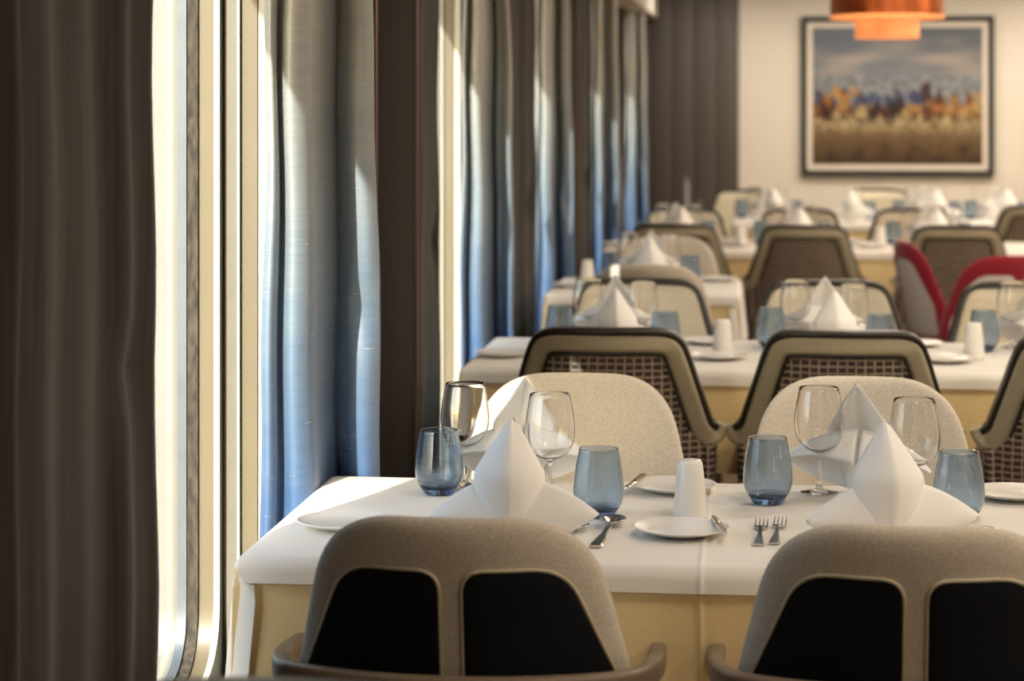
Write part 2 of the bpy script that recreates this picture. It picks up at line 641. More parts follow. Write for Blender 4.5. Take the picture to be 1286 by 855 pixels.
for wi, (yj, w) in enumerate(WIN):
    yc, zc = yj - w / 2, (ZS + ZT) / 2
    W, H = w, ZT - ZS
    root = obj('window_%d' % (wi + 1), None)
    root['kind'] = 'structure'
    root['label'] = 'deep framed window with rounded lower corners' if wi == 0 else 'deep framed window behind curtains'
    # from outside to inside: (name, x0, x1, shrink, corner radius, material)
    prof = [('outer_frame', -1.245, -1.131, 0.020, 0.13, 'outer_paint'),
            ('metal_frame', -1.131, -1.113, 0.028, 0.13, 'alu'),
            ('rubber_gasket', -1.113, -1.091, 0.024, 0.13, 'gasket'),
            ('inner_frame', -1.091, -1.059, 0.018, 0.14, 'tan_paint'),
            ('bead', -1.059, -1.047, 0.026, 0.15, 'white_paint'),
            ('groove', -1.047, -1.036, 0.004, 0.004, 'screw'),
            ('channel', -1.036, -1.014, 0.014, 0.004, 'greypaint'),
            ('channel_lip', -1.014, -1.009, 0.020, 0.004, 'white_paint'),
            ('lining', -1.009, -0.976, 0.010, 0.004, 'tan_paint'),
            ('architrave', -0.976, -0.955, 0.006, 0.004, 'white_paint')]
    for nm, x0, x1, sh, rad, mt in prof:
        ow = W + (0.02 if nm == 'architrave' else -0.002)
        oh = H + (0.02 if nm == 'architrave' else -0.002)
        obj(nm, ring_mesh(nm, yc, zc, W - 2 * sh, H - 2 * sh, rad, x0, x1, ow, oh), M[mt], root)
    pn = round_poly([(yc - W / 2 + 0.035, zc - H / 2 + 0.035), (yc + W / 2 - 0.035, zc - H / 2 + 0.035), (yc + W / 2 - 0.035, zc + H / 2 - 0.035), (yc - W / 2 + 0.035, zc + H / 2 - 0.035)], 0.12, 8)
    k = len(pn)
    obj('pane', mesh('pane', [(x, a, b) for x in (-1.150, -1.144) for a, b in pn],
                     [tuple(range(k)), tuple(range(k, 2 * k))] + [(i, (i + 1) % k, k + (i + 1) % k, k + i) for i in range(k)], 30), M['pane'], root)
    if wi < 2:
        sm = lathe('screw', [(0, -0.003), (0.0032, -0.003), (0.0042, 0), (0, 0)], 10)
        for zz in [0.62 + 0.2 * q for q in range(7)]:
            obj('screw', sm, M['screw'], root, (-1.086 + 0.004 * math.sin(zz * 9), yj - 0.0175, zz), (R(90), 0, 0))

# pelmet along the heads of the curtains
tr1 = struct('trim_1', box_mesh('trim_1', XW + 0.001, -0.78, YB, YFAR - 0.05, 2.14, ZC - 0.001, bevel=0.004), M['cream_wall'], 'cream pelmet above the curtains')

# ------------------------------------------------------------------ curtains
def zY(z, X):
    return (z + X * math.sin(YAW)) / math.cos(YAW)
def at(px, X):
    """plan point on the curtain for a pixel column of the first window's curtain and a distance X from the camera axis"""
    z = 2818.0 * X / (px - 955.0)
    return (X, zY(z, X))
def atz(px, z):
    X = (px - 955.0) * z / 2818.0
    return (X, zY(z, X))
BOT = [atz(326, 4.235), atz(334, 4.215), atz(342, 4.235), atz(345, 4.275), atz(352, 4.270), atz(366, 4.240), atz(386, 4.258), atz(397, 4.298), atz(402, 4.370), atz(416, 4.480), atz(430, 4.525), atz(436, 4.490), atz(450, 4.468), atz(470, 4.465), atz(486, 4.500)]
TOP = [atz(338, 4.235), atz(344, 4.220), atz(349, 4.235), atz(352, 4.270), atz(357, 4.265), atz(366, 4.242), atz(380, 4.260), atz(389, 4.295), atz(394, 4.360), atz(406, 4.450), atz(419, 4.505), atz(425, 4.480), atz(436, 4.458), atz(449, 4.455), atz(459, 4.480)]
def curtain_pts(bot, top, z0, z1, nz, per, seed):
    rnd = random.Random(seed)
    ph = [rnd.uniform(0, 6.28) for _ in range(4)]
    b, t_ = catmull([(p[0], p[1], 0) for p in bot], per), catmull([(p[0], p[1], 0) for p in top], per)
    rows = []
    for i in range(nz + 1):
        s = i / nz
        z = z0 + (z1 - z0) * s
        k = s ** 1.3
        row = []
        n = len(b)
        for j in range(n):
            u = j / (n - 1)
            p = b[j].lerp(t_[j], k)
            wob = 0.006 * math.sin(5 * z + ph[0] + 7 * u) * (1 - s) + 0.003 * math.sin(11 * z + ph[1] + 3 * u)
            dent = 0.018 * math.exp(-((z - 1.08) / 0.05) ** 2 - ((u - 0.9) / 0.06) ** 2)
            row.append((p.x + wob * 0.7 - dent, p.y + wob + dent, z))
        rows.append(row)
    return rows
CURT = [('blue silk ombre curtain beside the nearest window, behind the front table', 0.0, 1),
        ('blue silk ombre curtain at the second window', 2.80, 2),
        ('blue silk ombre curtain at the third window, between two dark pilasters', 5.12, 3),
        ('blue silk ombre curtain at the fourth window', 8.2, 4),
        ('farthest blue silk ombre curtain, beside the brown end panelling', 11.35, 5)]
for lab, dy, sd_ in CURT:
    rnd = random.Random(sd_ * 3)
    j = [(rnd.uniform(-0.004, 0.004) if sd_ > 1 else 0, rnd.uniform(-0.015, 0.015) if sd_ > 1 else 0) for _ in BOT]
    kx = 1.0 if sd_ == 1 else 0.82
    b = [(-0.945 + (p[0] + 0.945) * kx + q[0], p[1] + dy + q[1]) for p, q in zip(BOT, j)]
    tp = [(-0.945 + (p[0] + 0.945) * kx + q[0], p[1] + dy + q[1]) for p, q in zip(TOP, j)]
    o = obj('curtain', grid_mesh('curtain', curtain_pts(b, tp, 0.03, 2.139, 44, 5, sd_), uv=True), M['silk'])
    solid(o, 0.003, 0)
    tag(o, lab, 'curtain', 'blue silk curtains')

def pleats(x, y0, y1, amp, pitch, xe, seed):
    rnd = random.Random(seed)
    n = int((y1 - y0) / pitch)
    pts = []
    for i in range(n + 1):
        y = y0 + (y1 - y0) * i / n
        f = i / n
        xx = x + (xe - x) * max(0, (f - 0.5) / 0.5) ** 2
        pts.append((xx + amp * (1 if i % 2 else -1) * rnd.uniform(0.1, 1.2), y + rnd.uniform(-0.4, 0.4) * pitch))
    pts[-1] = (xe, y1)
    return pts
DARK = [('dark taupe curtain drawn across the nearest window at the left edge', -0.975, 2.12, 3.42, 0.017, 0.075, -0.945, 0.02, 11),
        ('dark curtain edge at the second window, before the bright jamb', -0.985, 6.05, 6.62, 0.010, 0.07, -0.955, 0.20, 12),
        ('dark curtain at the third window', -0.975, 8.5, 9.14, 0.010, 0.07, -0.918, 0.12, 13),
        ('dark curtain at the fourth window', -0.975, 11.5, 12.2, 0.010, 0.07, -0.915, 0.12, 14),
        ('dark curtain at the farthest window', -0.975, 14.6, 15.3, 0.010, 0.07, -0.915, 0.12, 15)]
for lab, x, y0, y1, amp, pitch, xe, lean, sd_ in DARK:
    b = pleats(x, y0, y1, amp, pitch, xe, sd_)
    tp = [(p[0], y0 + (p[1] - y0) * (1 - lean * 0.5)) for p in b]
    o = obj('dark_curtain', grid_mesh('dark_curtain', curtain_pts(b, tp, 0.03, 2.139, 24, 5, sd_), uv=True), M['taupe'])
    solid(o, 0.003, 0)
    tag(o, lab, 'curtain', 'dark taupe curtains')

# ------------------------------------------------------------------ picture on the end wall
def wall_pt(px, py, Y):
    # point on the plane Y=const seen at a pixel
    u = (px - 643) / 2800.0
    c, s = math.cos(YAW), math.sin(YAW)
    X = Y * (u * c - s) / (c + u * s)
    z = -X * s + Y * c
    return X, CAM_H + (130 - py) * z / 2800.0
x0, z1 = wall_pt(1006, 21, YFAR)
x1, z0 = wall_pt(1248, 221, YFAR)
PW, PH = x1 - x0, z1 - z0
pic = thing('framed_picture', 'framed painting of horsemen crossing grassland under a grey sky, on the cream wall', 'picture', None, ((x0 + x1) / 2, YFAR - 0.001, (z0 + z1) / 2))
fw = 0.05
def frame_ring(name, w, h, t_, ya, yb):
    return [(-w / 2, -h / 2), (w / 2, -h / 2), (w / 2, h / 2), (-w / 2, h / 2)]
def ring_xz(name, w, h, iw, ih, ya, yb, bev=0.0):
    o_ = [(-w / 2, -h / 2), (w / 2, -h / 2), (w / 2, h / 2), (-w / 2, h / 2)]
    i_ = [(-iw / 2, -ih / 2), (iw / 2, -ih / 2), (iw / 2, ih / 2), (-iw / 2, ih / 2)]
    verts = [(p[0], y, p[1]) for y in (ya, yb) for r_ in (i_, o_) for p in r_]
    k = 4
    faces = []
    for i in range(k):
        j = (i + 1) % k
        faces += [(i, j, k + j, k + i), (2 * k + i, 3 * k + i, 3 * k + j, 2 * k + j), (i, 2 * k + i, 2 * k + j, j), (k + i, k + j, 3 * k + j, 3 * k + i)]
    return mesh(name, verts, faces, smooth=False)
obj('frame', ring_xz('frame', PW, PH, PW - 0.085, PH - 0.085, -0.045, -0.002), M['frame'], pic)
obj('mat_board', ring_xz('mat_board', PW - 0.085, PH - 0.085, PW - 0.165, PH - 0.165, -0.028, -0.004), M['mat_board'], pic)
# the canvas: painted as pigment, one colour per point
NX, NZ = 150, 124
cw, chh = PW - 0.165, PH - 0.165
verts = [(-cw / 2 + cw * i / NX, -0.020, -chh / 2 + chh * j / NZ) for j in range(NZ + 1) for i in range(NX + 1)]
faces = [(j * (NX + 1) + i, j * (NX + 1) + i + 1, (j + 1) * (NX + 1) + i + 1, (j + 1) * (NX + 1) + i) for j in range(NZ) for i in range(NX)]
me = bpy.data.meshes.new('canvas')
me.from_pydata(verts, [], faces)
ca = me.color_attributes.new('pigment', 'FLOAT_COLOR', 'POINT')
rnd = random.Random(5)
def lerp3(a, b, s):
    return tuple(a[i] + (b[i] - a[i]) * s for i in range(3))
from mathutils import noise as mn
horses = []
for k in range(13):
    hx = 0.03 + 0.95 * k / 12 + rnd.uniform(-0.02, 0.02)
    hz = 0.405 + rnd.uniform(-0.02, 0.02)
    c = rnd.choice([(150, 96, 46), (66, 36, 26), (98, 56, 34), (164, 120, 70), (48, 32, 30), (120, 72, 40)])
    horses.append((hx, hz, rnd.uniform(0.03, 0.05), rnd.uniform(0.04, 0.06), c))
    horses.append((hx + 0.03, hz + 0.045, 0.014, 0.045, tuple(q * 0.8 for q in c)))
    horses.append((hx - 0.012, hz - 0.05, 0.010, 0.045, tuple(q * 0.6 for q in c)))
    horses.append((hx + 0.018, hz - 0.05, 0.010, 0.045, tuple(q * 0.6 for q in c)))
    rc = rnd.choice([(150, 104, 44), (60, 66, 88), (112, 62, 38), (60, 36, 30), (52, 56, 72)])
    horses.append((hx, hz + 0.075, 0.020, 0.050, rc))
    horses.append((hx, hz + 0.125, 0.010, 0.018, (86, 54, 38)))
horses += [(0.36, 0.475, 0.05, 0.04, (64, 76, 108)), (0.62, 0.49, 0.06, 0.05, (60, 70, 96)), (0.67, 0.52, 0.035, 0.07, (62, 42, 38)),
           (0.15, 0.52, 0.025, 0.045, (176, 122, 56)), (0.245, 0.52, 0.02, 0.04, (176, 124, 58)), (0.29, 0.385, 0.035, 0.05, (172, 150, 108)), (0.97, 0.46, 0.03, 0.08, (170, 144, 98))]
for j in range(NZ + 1):
    for i in range(NX + 1):
        u, v = i / NX, j / NZ
        nn = mn.noise(Vector((u * 4, v * 10, 1.3)))
        nf = mn.noise(Vector((u * 34, v * 26, 4.0)))
        n3 = mn.noise(Vector((u * 13, v * 12, 9.0)))
        if v > 0.43:
            s = (v - 0.43) / 0.57
            c = lerp3((136, 138, 138), (98, 102, 108), min(1, s * 1.2))
            c = lerp3(c, (178, 162, 144), max(0, min(0.7, nn * 0.8 + 0.6 - abs(s - 0.6) * 2.6)))
            c = lerp3(c, (100, 116, 142), max(0, 0.7 - s * 4))
        else:
            s = v / 0.43
            c = lerp3((70, 50, 30), (138, 114, 76), min(1, s * 1.15))
            c = lerp3(c, (166, 150, 114), max(0, min(0.8, 0.75 - abs(s - 0.72) * 3.0 + n3 * 0.7)))
            c = lerp3(c, (52, 38, 26), max(0, min(0.8, n3 * 1.1 + nf * 0.6 - (s - 0.25) * 1.0)))
            c = tuple(q * (1 + 0.2 * nf) for q in c)
        if 0.28 < v < 0.64:
            uu = u + 0.016 * mn.noise(Vector((u * 22, v * 22, 2.0)))
            vv = v + 0.026 * mn.noise(Vector((u * 20, v * 20, 7.0)))
            for hx, hz, rx, rz, hc in horses:
                d = ((uu - hx) / rx) ** 2 + ((vv - hz) / rz) ** 2
                if d < 1.4:
                    c = lerp3(c, hc, min(1, (1.4 - d) * 1.6) * 0.88)
            c = tuple(q * (1 + 0.35 * nf) for q in c)
        col = srgb(*[max(4, min(250, q)) for q in c])
        ca.data[j * (NX + 1) + i].color = col
t = NT('painted_canvas')
at_ = t.node('ShaderNodeVertexColor', layer_name='pigment')
t.base(at_.outputs[0])
t.set(rough=0.6, spec=0.3)
obj('canvas', me, t.m, pic)
obj('backing', box_mesh('backing', -PW / 2 + 0.02, PW / 2 - 0.02, -0.016, -0.001, -PH / 2 + 0.02, PH / 2 - 0.02), M['mat_board'], pic)

# ------------------------------------------------------------------ pendant lamp
LY = 11.4
lx, lz = wall_pt(1114, 48, LY)
pend = thing('pendant_lamp', 'copper drum pendant lamp with a glowing amber inner cylinder', 'lamp', None, (lx, LY, lz))
k_ = LY / 2800.0
r1, r2 = 39.5 * k_, 69.5 * k_
hb = 26 * k_
def shell_lathe(name, r, z0, z1, th=0.004):
    return lathe(name, [(r, z0), (r, z1), (r - th, z1), (r - th, z0), (r, z0)], 48)
obj('inner_shade', shell_lathe('inner_shade', r1, 0, 0.34), M['amber'], pend)
obj('diffuser', lathe('diffuser', [(0, 0.004), (r1 - 0.006, 0.004), (r1 - 0.006, 0.010), (0, 0.010)], 40), M['amber'], pend)
dr = obj('outer_shade', shell_lathe('outer_shade', r2, hb, hb + 0.26), M['copper'], pend)
obj('rim', lathe('rim', [(r2 + 0.004, hb - 0.006), (r2 + 0.004, hb + 0.008), (r2 - 0.006, hb + 0.008), (r2 - 0.006, hb - 0.006), (r2 + 0.004, hb - 0.006)], 48), M['amber'], dr)
obj('crossbar', box_mesh('crossbar', -r2 + 0.003, r2 - 0.003, -0.008, 0.008, hb + 0.20, hb + 0.21), M['copper'], pend)
obj('cable', lathe('cable', [(0, 0.30), (0.004, 0.30), (0.004, ZC - lz - 0.02), (0, ZC - lz - 0.02)], 8), M['screw'], pend)
obj('ceiling_rose', lathe('ceiling_rose', [(0, ZC - lz - 0.03), (0.05, ZC - lz - 0.03), (0.06, ZC - lz - 0.001), (0, ZC - lz - 0.001)], 24), M['copper'], pend)
pl = bpy.data.lights.new('pendant_bulb', 'POINT')
pl.energy = 9
pl.color = (1.0, 0.62, 0.32)
pl.shadow_soft_size = 0.05
plo = bpy.data.objects.new('pendant_bulb', pl)
COL.objects.link(plo)
plo.parent = pend
plo.location = (0, 0.0, 0.20)

# ------------------------------------------------------------------ chairs
def shell_chair(label, outer, inner, panel, pip, arms=True):
    root = thing('upholstered_armchair', label, 'chair', 'upholstered shell armchairs')
    yf = lambda x, z: -0.205 - 0.20 * (z - 0.45) + 1.55 * x * x
    ol = round_poly([(-0.198, 0.882), (0.198, 0.882), (0.268, 0.58), (0.245, 0.40), (-0.245, 0.40), (-0.268, 0.58)], [0.155, 0.155, 0.10, 0.05, 0.05, 0.10], 11)
    yr = lambda x, z: yf(x, z) - 0.0005
    obj('back_shell', pad('back_shell', ol, yf, 0.0, 0.026, p=11), outer, root)
    obj('back_cushion', pad('back_cushion', ol, yf, 0.030, 0.0, p=8), inner, root)
    # two inset panels on the rear of the shell
    yp = lambda x, z: yf(x, z) - 0.0275
    half = [(0.0165, 0.806), (0.166, 0.806), (0.246, 0.61), (0.238, 0.47), (0.0165, 0.47)]
    rr = [0.035, 0.075, 0.08, 0.03, 0.03]
    for s in (-1, 1):
        o2 = round_poly([(s * a, b) for a, b in half], rr, 7)
        pn_ = obj('rear_panel', pad('rear_panel', o2, yp, 0.004, 0.005, p=16, step=0.015), panel, root)
        path = [(x, yp(x, z) - 0.001, z) for x, z in densify(o2, 0.02)]
        obj('piping', sweep('piping', path, circ(0.0028, 6), closed=True, up=(0, 1, 0)), pip, pn_)
    so = round_poly([(-0.235, -0.215), (0.235, -0.215), (0.225, 0.225), (-0.225, 0.225)], [0.08, 0.08, 0.09, 0.09], 6)
    me_ = pad('seat', so, lambda x, z: 0.0, 0.05, 0.04, p=9)
    for v_ in me_.vertices:
        x, y, z = v_.co
        v_.co = (x, z, 0.395 + y)
    me_.flip_normals()
    obj('seat', me_, inner, root)
    if arms:
        pts = [(-0.287, 0.10, 0.604), (-0.291, 0.0, 0.613), (-0.290, -0.10, 0.623), (-0.275, -0.19, 0.629), (-0.235, -0.245, 0.632), (-0.12, -0.288, 0.633), (0, -0.300, 0.633)]
        pts = pts + [(-a, b, c) for a, b, c in pts[-2::-1]]
        obj('arm_rail', sweep('arm_rail', catmull(pts, 5), rrect(0.026, 0.036, 0.008), up=(0, 0, 1)), M['armwood'], root)
    for s in (-1, 1):
        leg = [(s * 0.22, 0.19, 0.40), (s * 0.27, 0.20, 0.0)]
        leg2 = [(s * 0.21, -0.17, 0.40), (s * 0.26, -0.26, 0.0)]
        for lp in (leg, leg2):
            obj('leg', sweep('leg', [lp[0], lp[1]], circ(0.016, 10), up=(0, 1, 0), scale=lambda q: 1 - 0.35 * q), M['legwood'], root)
        if arms:
            obj('arm_post', sweep('arm_post', [(s * 0.287, 0.06, 0.600), (s * 0.262, 0.12, 0.20), (s * 0.267, 0.19, 0.03)], rrect(0.022, 0.03, 0.006), up=(0, 1, 0)), M['armwood'], root)
    return root

def rim_chair(label):
    root = thing('rimmed_side_chair', label, 'chair', 'rimmed side chairs with checked backs')
    yf = lambda x, z: -0.215 - 0.20 * (z - 0.45) + 0.95 * x * x
    # checked rear cover
    rear = round_poly([(-0.174, 0.832), (0.174, 0.832), (0.243, 0.612), (0.298, 0.585), (0.292, 0.42), (-0.292, 0.42), (-0.298, 0.585), (-0.243, 0.612)],
                      [0.045, 0.045, 0.04, 0.04, 0.05, 0.05, 0.04, 0.04], 6)
    obj('rear_cover', pad('rear_cover', rear, yf, 0.0, 0.028, p=14, center=(0, 0.6)), M['plaid'], root)
    # leather collar that runs up one side, over the top and down, hooking outwards at the arms
    cl = [(-0.312, 0.632), (-0.300, 0.606), (-0.278, 0.600), (-0.258, 0.620), (-0.245, 0.655), (-0.215, 0.745), (-0.192, 0.812), (-0.176, 0.842), (-0.145, 0.8535), (-0.07, 0.8545), (0, 0.8545)]
    cl = [(a * 1.012, b + 0.005 if b > 0.7 else b) for a, b in cl]
    cl = cl + [(-a, b) for a, b in cl[-2::-1]]
    path = [(p.x, yf(p.x, p.y) - 0.006, p.y) for p in catmull([(a, b, 0) for a, b in cl], 4)]
    obj('leather_collar', sweep('leather_collar', path, rrect(0.054, 0.046, 0.015, 4), up=(0, 1, 0)), M['leather'], root)
    inn = [(-0.234, 0.62), (-0.211, 0.68), (-0.183, 0.765), (-0.166, 0.812), (-0.144, 0.829), (0, 0.831)]
    inn = inn + [(-a, b) for a, b in inn[-2::-1]]
    path = [(p.x, yf(p.x, p.y) - 0.030, p.y) for p in catmull([(a, b, 0) for a, b in inn], 4)]
    obj('inner_piping', sweep('inner_piping', path, circ(0.0045, 6), up=(0, 1, 0)), M['rim'], root)
    ri = [(-0.300, 0.629), (-0.288, 0.640), (-0.280, 0.660), (-0.245, 0.760), (-0.222, 0.828), (-0.200, 0.866), (-0.158, 0.885), (-0.07, 0.888), (0, 0.888)]
    ri = ri + [(-a, b) for a, b in ri[-2::-1]]
    path = [(p.x, yf(p.x, p.y) + 0.003, p.y) for p in catmull([(a, b, 0) for a, b in ri], 4)]
    obj('rim', sweep('rim', path, rrect(0.020, 0.062, 0.009, 3), up=(0, 1, 0)), M['rim'], root)
    fr_ = round_poly([(-0.205, 0.880), (0.205, 0.880), (0.278, 0.63), (0.262, 0.42), (-0.262, 0.42), (-0.278, 0.63)], [0.06, 0.06, 0.1, 0.05, 0.05, 0.1], 6)
    obj('front_cushion', pad('front_cushion', fr_, lambda x, z: yf(x, z) + 0.008, 0.040, 0.004, p=12), M['cream_leather'], root)
    for s in (-1, 1):
        ao = round_poly([(-0.19, 0.40), (0.17, 0.40), (0.15, 0.545), (-0.20, 0.60)], [0.04, 0.05, 0.05, 0.03], 5)
        am = pad('arm_wing', ao, lambda a, b: 0.0, 0.022, 0.022, p=8)
        for v_ in am.vertices:
            x, y, z = v_.co
            v_.co = (s * (0.275 + 0.06 * (z - 0.4) - 0.25 * max(0, x) ** 2) + y, x, z)
        obj('arm_wing', am, M['plaid'], root)
    so = round_poly([(-0.255, -0.20), (0.255, -0.20), (0.245, 0.235), (-0.245, 0.235)], [0.06, 0.06, 0.08, 0.08], 6)
    me_ = pad('seat', so, lambda x, z: 0.0, 0.055, 0.04, p=9)
    for v_ in me_.vertices:
        x, y, z = v_.co
        v_.co = (x, z, 0.395 + y)
    me_.flip_normals()
    obj('seat', me_, M['cream_leather'], root)
    for sx in (-1, 1):
        for y0, y1 in ((0.18, 0.21), (-0.17, -0.25)):
            obj('leg', sweep('leg', [(sx * 0.21, y0, 0.40), (sx * 0.25, y1, 0.0)], circ(0.017, 10), up=(0, 1, 0), scale=lambda q: 1 - 0.35 * q), M['legwood'], root)
    return root

PI = math.pi
bei = shell_chair('beige armchair with two black rear panels, nearest on the left', M['tan'], M['oat'], M['black'], M['piping'])
bei.location = (-0.452, 3.535, 0)
SH = [('beige armchair with two black rear panels, nearest on the right', 0.222, 3.545, 0),
      ('oatmeal armchair facing the camera, left far side of the front table', -0.405, 4.735, PI),
      ('oatmeal armchair facing the camera, right far side of the front table', 0.218, 4.74, PI),
      ('beige armchair seen from behind at the small third-row table', -0.430, 8.72, 0),
      ('oatmeal armchair lit by sun, facing the camera behind the third-row table', -0.420, 9.92, PI)]
for lab, x, y, rz in SH:
    copy_tree(bei, lab, (x, y, 0), rz)
rimc = rim_chair('checked-back dark-rimmed chair, left near side of the second table')
rimc.location = (-0.405, 6.18, 0)
rimc.scale = (0.94, 1, 1)
RC = [('checked-back dark-rimmed chair, middle near side of the second table', 0.222, 6.18, 0),
      ('checked-back dark-rimmed chair at the right edge, near side of the second table', 0.872, 6.18, 0),
      ('cream-fronted dark-rimmed chair, left far side of the second table', -0.405, 7.27, PI),
      ('cream-fronted dark-rimmed chair, middle far side of the second table', 0.225, 7.27, PI),
      ('cream-fronted dark-rimmed chair, right far side of the second table', 0.87, 7.27, PI),
      ('dark-rimmed chair from behind, beside the window at the fourth-row table', -0.425, 11.30, 0),
      ('dark-rimmed chair from behind, in the middle of the fourth-row table', 0.215, 11.30, 0),
      ('dark-rimmed chair from behind, behind the red chairs at the fourth-row table', 0.955, 11.34, 0),
      ('cream-fronted dark-rimmed chair, window end of the fourth-row table', -0.43, 12.42, PI),
      ('cream-fronted dark-rimmed chair, middle far side of the fourth-row table', 0.22, 12.42, PI),
      ('cream-fronted dark-rimmed chair, right far side of the fourth-row table', 0.85, 12.50, PI),
      ('dark-rimmed chair at the right edge in front of the last table', 1.56, 13.60, 0.2),
      ('tan-fronted dark-rimmed chair by the end wall, beside the brown panelling', -0.10, 15.2, PI),
      ('tan-fronted dark-rimmed chair by the end wall, below the painting', 0.80, 15.5, PI),
      ('dark-rimmed chair in the foreground, its top edge just inside the bottom frame', -0.475, 1.94, PI)]
for lab, x, y, rz in RC:
    copy_tree(rimc, lab, (x, y, 0), rz)
redc = shell_chair('red velvet chair with pale grey rear panels, turned side on', M['red'], M['red'], M['greypanel'], M['red'], arms=False)
redc['group'] = 'red velvet chairs'
redc.location = (0.90, 10.12, 0)
redc.rotation_euler = (0, 0, R(-84))
copy_tree(redc, 'red velvet chair with pale grey rear panels, cut by the right edge', (0.935, 9.36, 0), R(18))

# ------------------------------------------------------------------ tables
TH = 0.75
def cloth_sheet(name, x0, x1, y0, y1, z, dl, df, flare, folds, seed, crease=None, wrap=True):
    """cloth over a table top: overhang dl at the ends and df at the long sides"""
    rnd = random.Random(seed)
    er = 0.022
    def lin(a, b, over):
        vals = [a - over * i / 10 for i in range(10, 0, -1)] + [a - er * q for q in (0.75, 0.5, 0.25)]
        vals = sorted(set(vals))
        m = max(2, int((b - a) / 0.05))
        vals += [a + (b - a) * i / m for i in range(m + 1)]
        vals += sorted([b + er * q for q in (0.25, 0.5, 0.75)] + [b + over * i / 10 for i in range(1, 11)])
        return vals
    xs = lin(x0, x1, dl)
    if crease is not None:
        xs = sorted(xs + [crease + q for q in (-0.010, -0.005, -0.002, 0, 0.002, 0.005, 0.010)])
    ys = lin(y0, y1, df)
    def bend(d):
        # arc length d past the edge -> (outward, down)
        if d <= 0:
            return 0.0, 0.0
        L = er * PI / 2
        if d < L:
            a = d / er
            return er * math.sin(a), er * (1 - math.cos(a))
        return er, er + (d - L)
    rows = []
    ph = rnd.uniform(0, 6)
    for y in ys:
        row = []
        for x in xs:
            dx = max(x0 - x, x - x1, 0.0)
            dy = max(y0 - y, y - y1, 0.0)
            sx = -1 if x < x0 else 1
            sy = -1 if y < y0 else 1
            ox, hx = bend(dx)
            oy, hy = bend(dy)
            cx, cy = min(max(x, x0), x1), min(max(y, y0), y1)
            drop = max(hx, hy)
            mn_ = min(dx, dy)
            X = cx + sx * (ox + flare * hx)
            Y = cy + sy * (oy + flare * hy)
            if dx > 0 and dy > 0 and not wrap:
                X = cx + sx * (ox + flare * hx * 0.5 + 0.003 * min(1, mn_ / 0.05))
                Y = cy + sy * (oy + flare * hy * 0.5 + 0.003 * min(1, mn_ / 0.05))
            elif dx > 0 and dy > 0:
                # the gathered corner swings out along the diagonal
                # and wraps round onto the long side
                g = min(1.0, hx / 0.05) if wrap else 0.0
                wx = x0 if sx < 0 else x1
                wy = y0 if sy < 0 else y1
                X1 = wx + sx * (ox + flare * hx) - sx * dy * 0.85
                Y1 = wy + sy * (0.010 + min(dy, 0.06) * 0.35 + flare * 0.4 * hx)
                X = X * (1 - g) + X1 * g
                Y = Y * (1 - g) + Y1 * g
            if folds:
                k = min(1, max(0, drop - 0.03) / 0.25)
                if dy > 0 and dx == 0:
                    Y += sy * folds * k * (math.sin(x * 21 + ph) + 0.6 * math.sin(x * 37 + ph * 2))
                if dx > 0 and dy == 0:
                    X += sx * folds * k * (math.sin(y * 19 + ph) + 0.6 * math.sin(y * 41 + ph))
            Z = z - drop
            if crease is not None:
                cr = 0.0028 * math.exp(-((x - crease) / 0.0035) ** 2)
                if dy == 0:
                    Z += cr
                else:
                    Y += sy * cr
            if dx == 0 and dy == 0:
                Z += 0.0012 * math.sin(x * 9 + ph) * math.sin(y * 11)
            row.append((X, Y, max(0.012, Z)))
        rows.append(row)
    return grid_mesh(name, rows)

def table(label, x0, x1, y0, y1, seed, crease=None, tl=0.30, which=''):
    cx, cy = (x0 + x1) / 2, (y0 + y1) / 2
    root = thing('dining_table', label, 'table', 'dining tables', (cx, cy, 0))
    obj('table_top', box_mesh('table_top', x0 - cx, x1 - cx, y0 - cy, y1 - cy, TH - 0.032, TH - 0.006, bevel=0.004), M['legwood'], root)
    for sx in (x0 - cx + 0.07, x1 - cx - 0.07):
        for sy in (y0 - cy + 0.07, y1 - cy - 0.07):
            obj('leg', box_mesh('leg', sx - 0.025, sx + 0.025, sy - 0.025, sy + 0.025, 0, TH - 0.032, bevel=0.004), M['legwood'], root)
    o = obj('under_cloth', cloth_sheet('under_cloth', x0 - 0.002, x1 + 0.002, y0 - 0.002, y1 + 0.002, TH - 0.004, 0.295, 0.295, 0.03, 0.006, seed, crease, False), M['skirt'])
    tag(o, 'cream under-cloth hanging below the white cloth on the ' + which, 'tablecloth', 'cream under-cloths')
    o = obj('tablecloth', cloth_sheet('tablecloth', x0 - 0.006, x1 + 0.006, y0 - 0.006, y1 + 0.006, TH, tl, 0.055, 0.09, 0.003, seed + 1, crease), M['linen'])
    tag(o, 'white linen tablecloth with a short drop on the ' + which, 'tablecloth', 'white tablecloths')
    return root

T1 = (-0.830, 0.615, 3.60, 4.352)
table('dining table of the front row under cream and white cloths', *T1, 1, -0.095, 0.285, 'front table')
table('long dining table of the second row under cream and white cloths', -0.815, 1.85, 6.24, 7.00, 3, None, 0.30, 'second-row table')
table('small dining table of the third row beside the window', -0.815, -0.105, 8.72, 9.44, 5, None, 0.25, 'small third-row table')
table('long dining table of the fourth row', -0.775, 1.75, 11.36, 12.10, 7, None, 0.25, 'fourth-row table')
table('last dining table before the end wall', -0.15, 2.1, 13.95, 14.7, 9, None, 0.25, 'last table by the end wall')

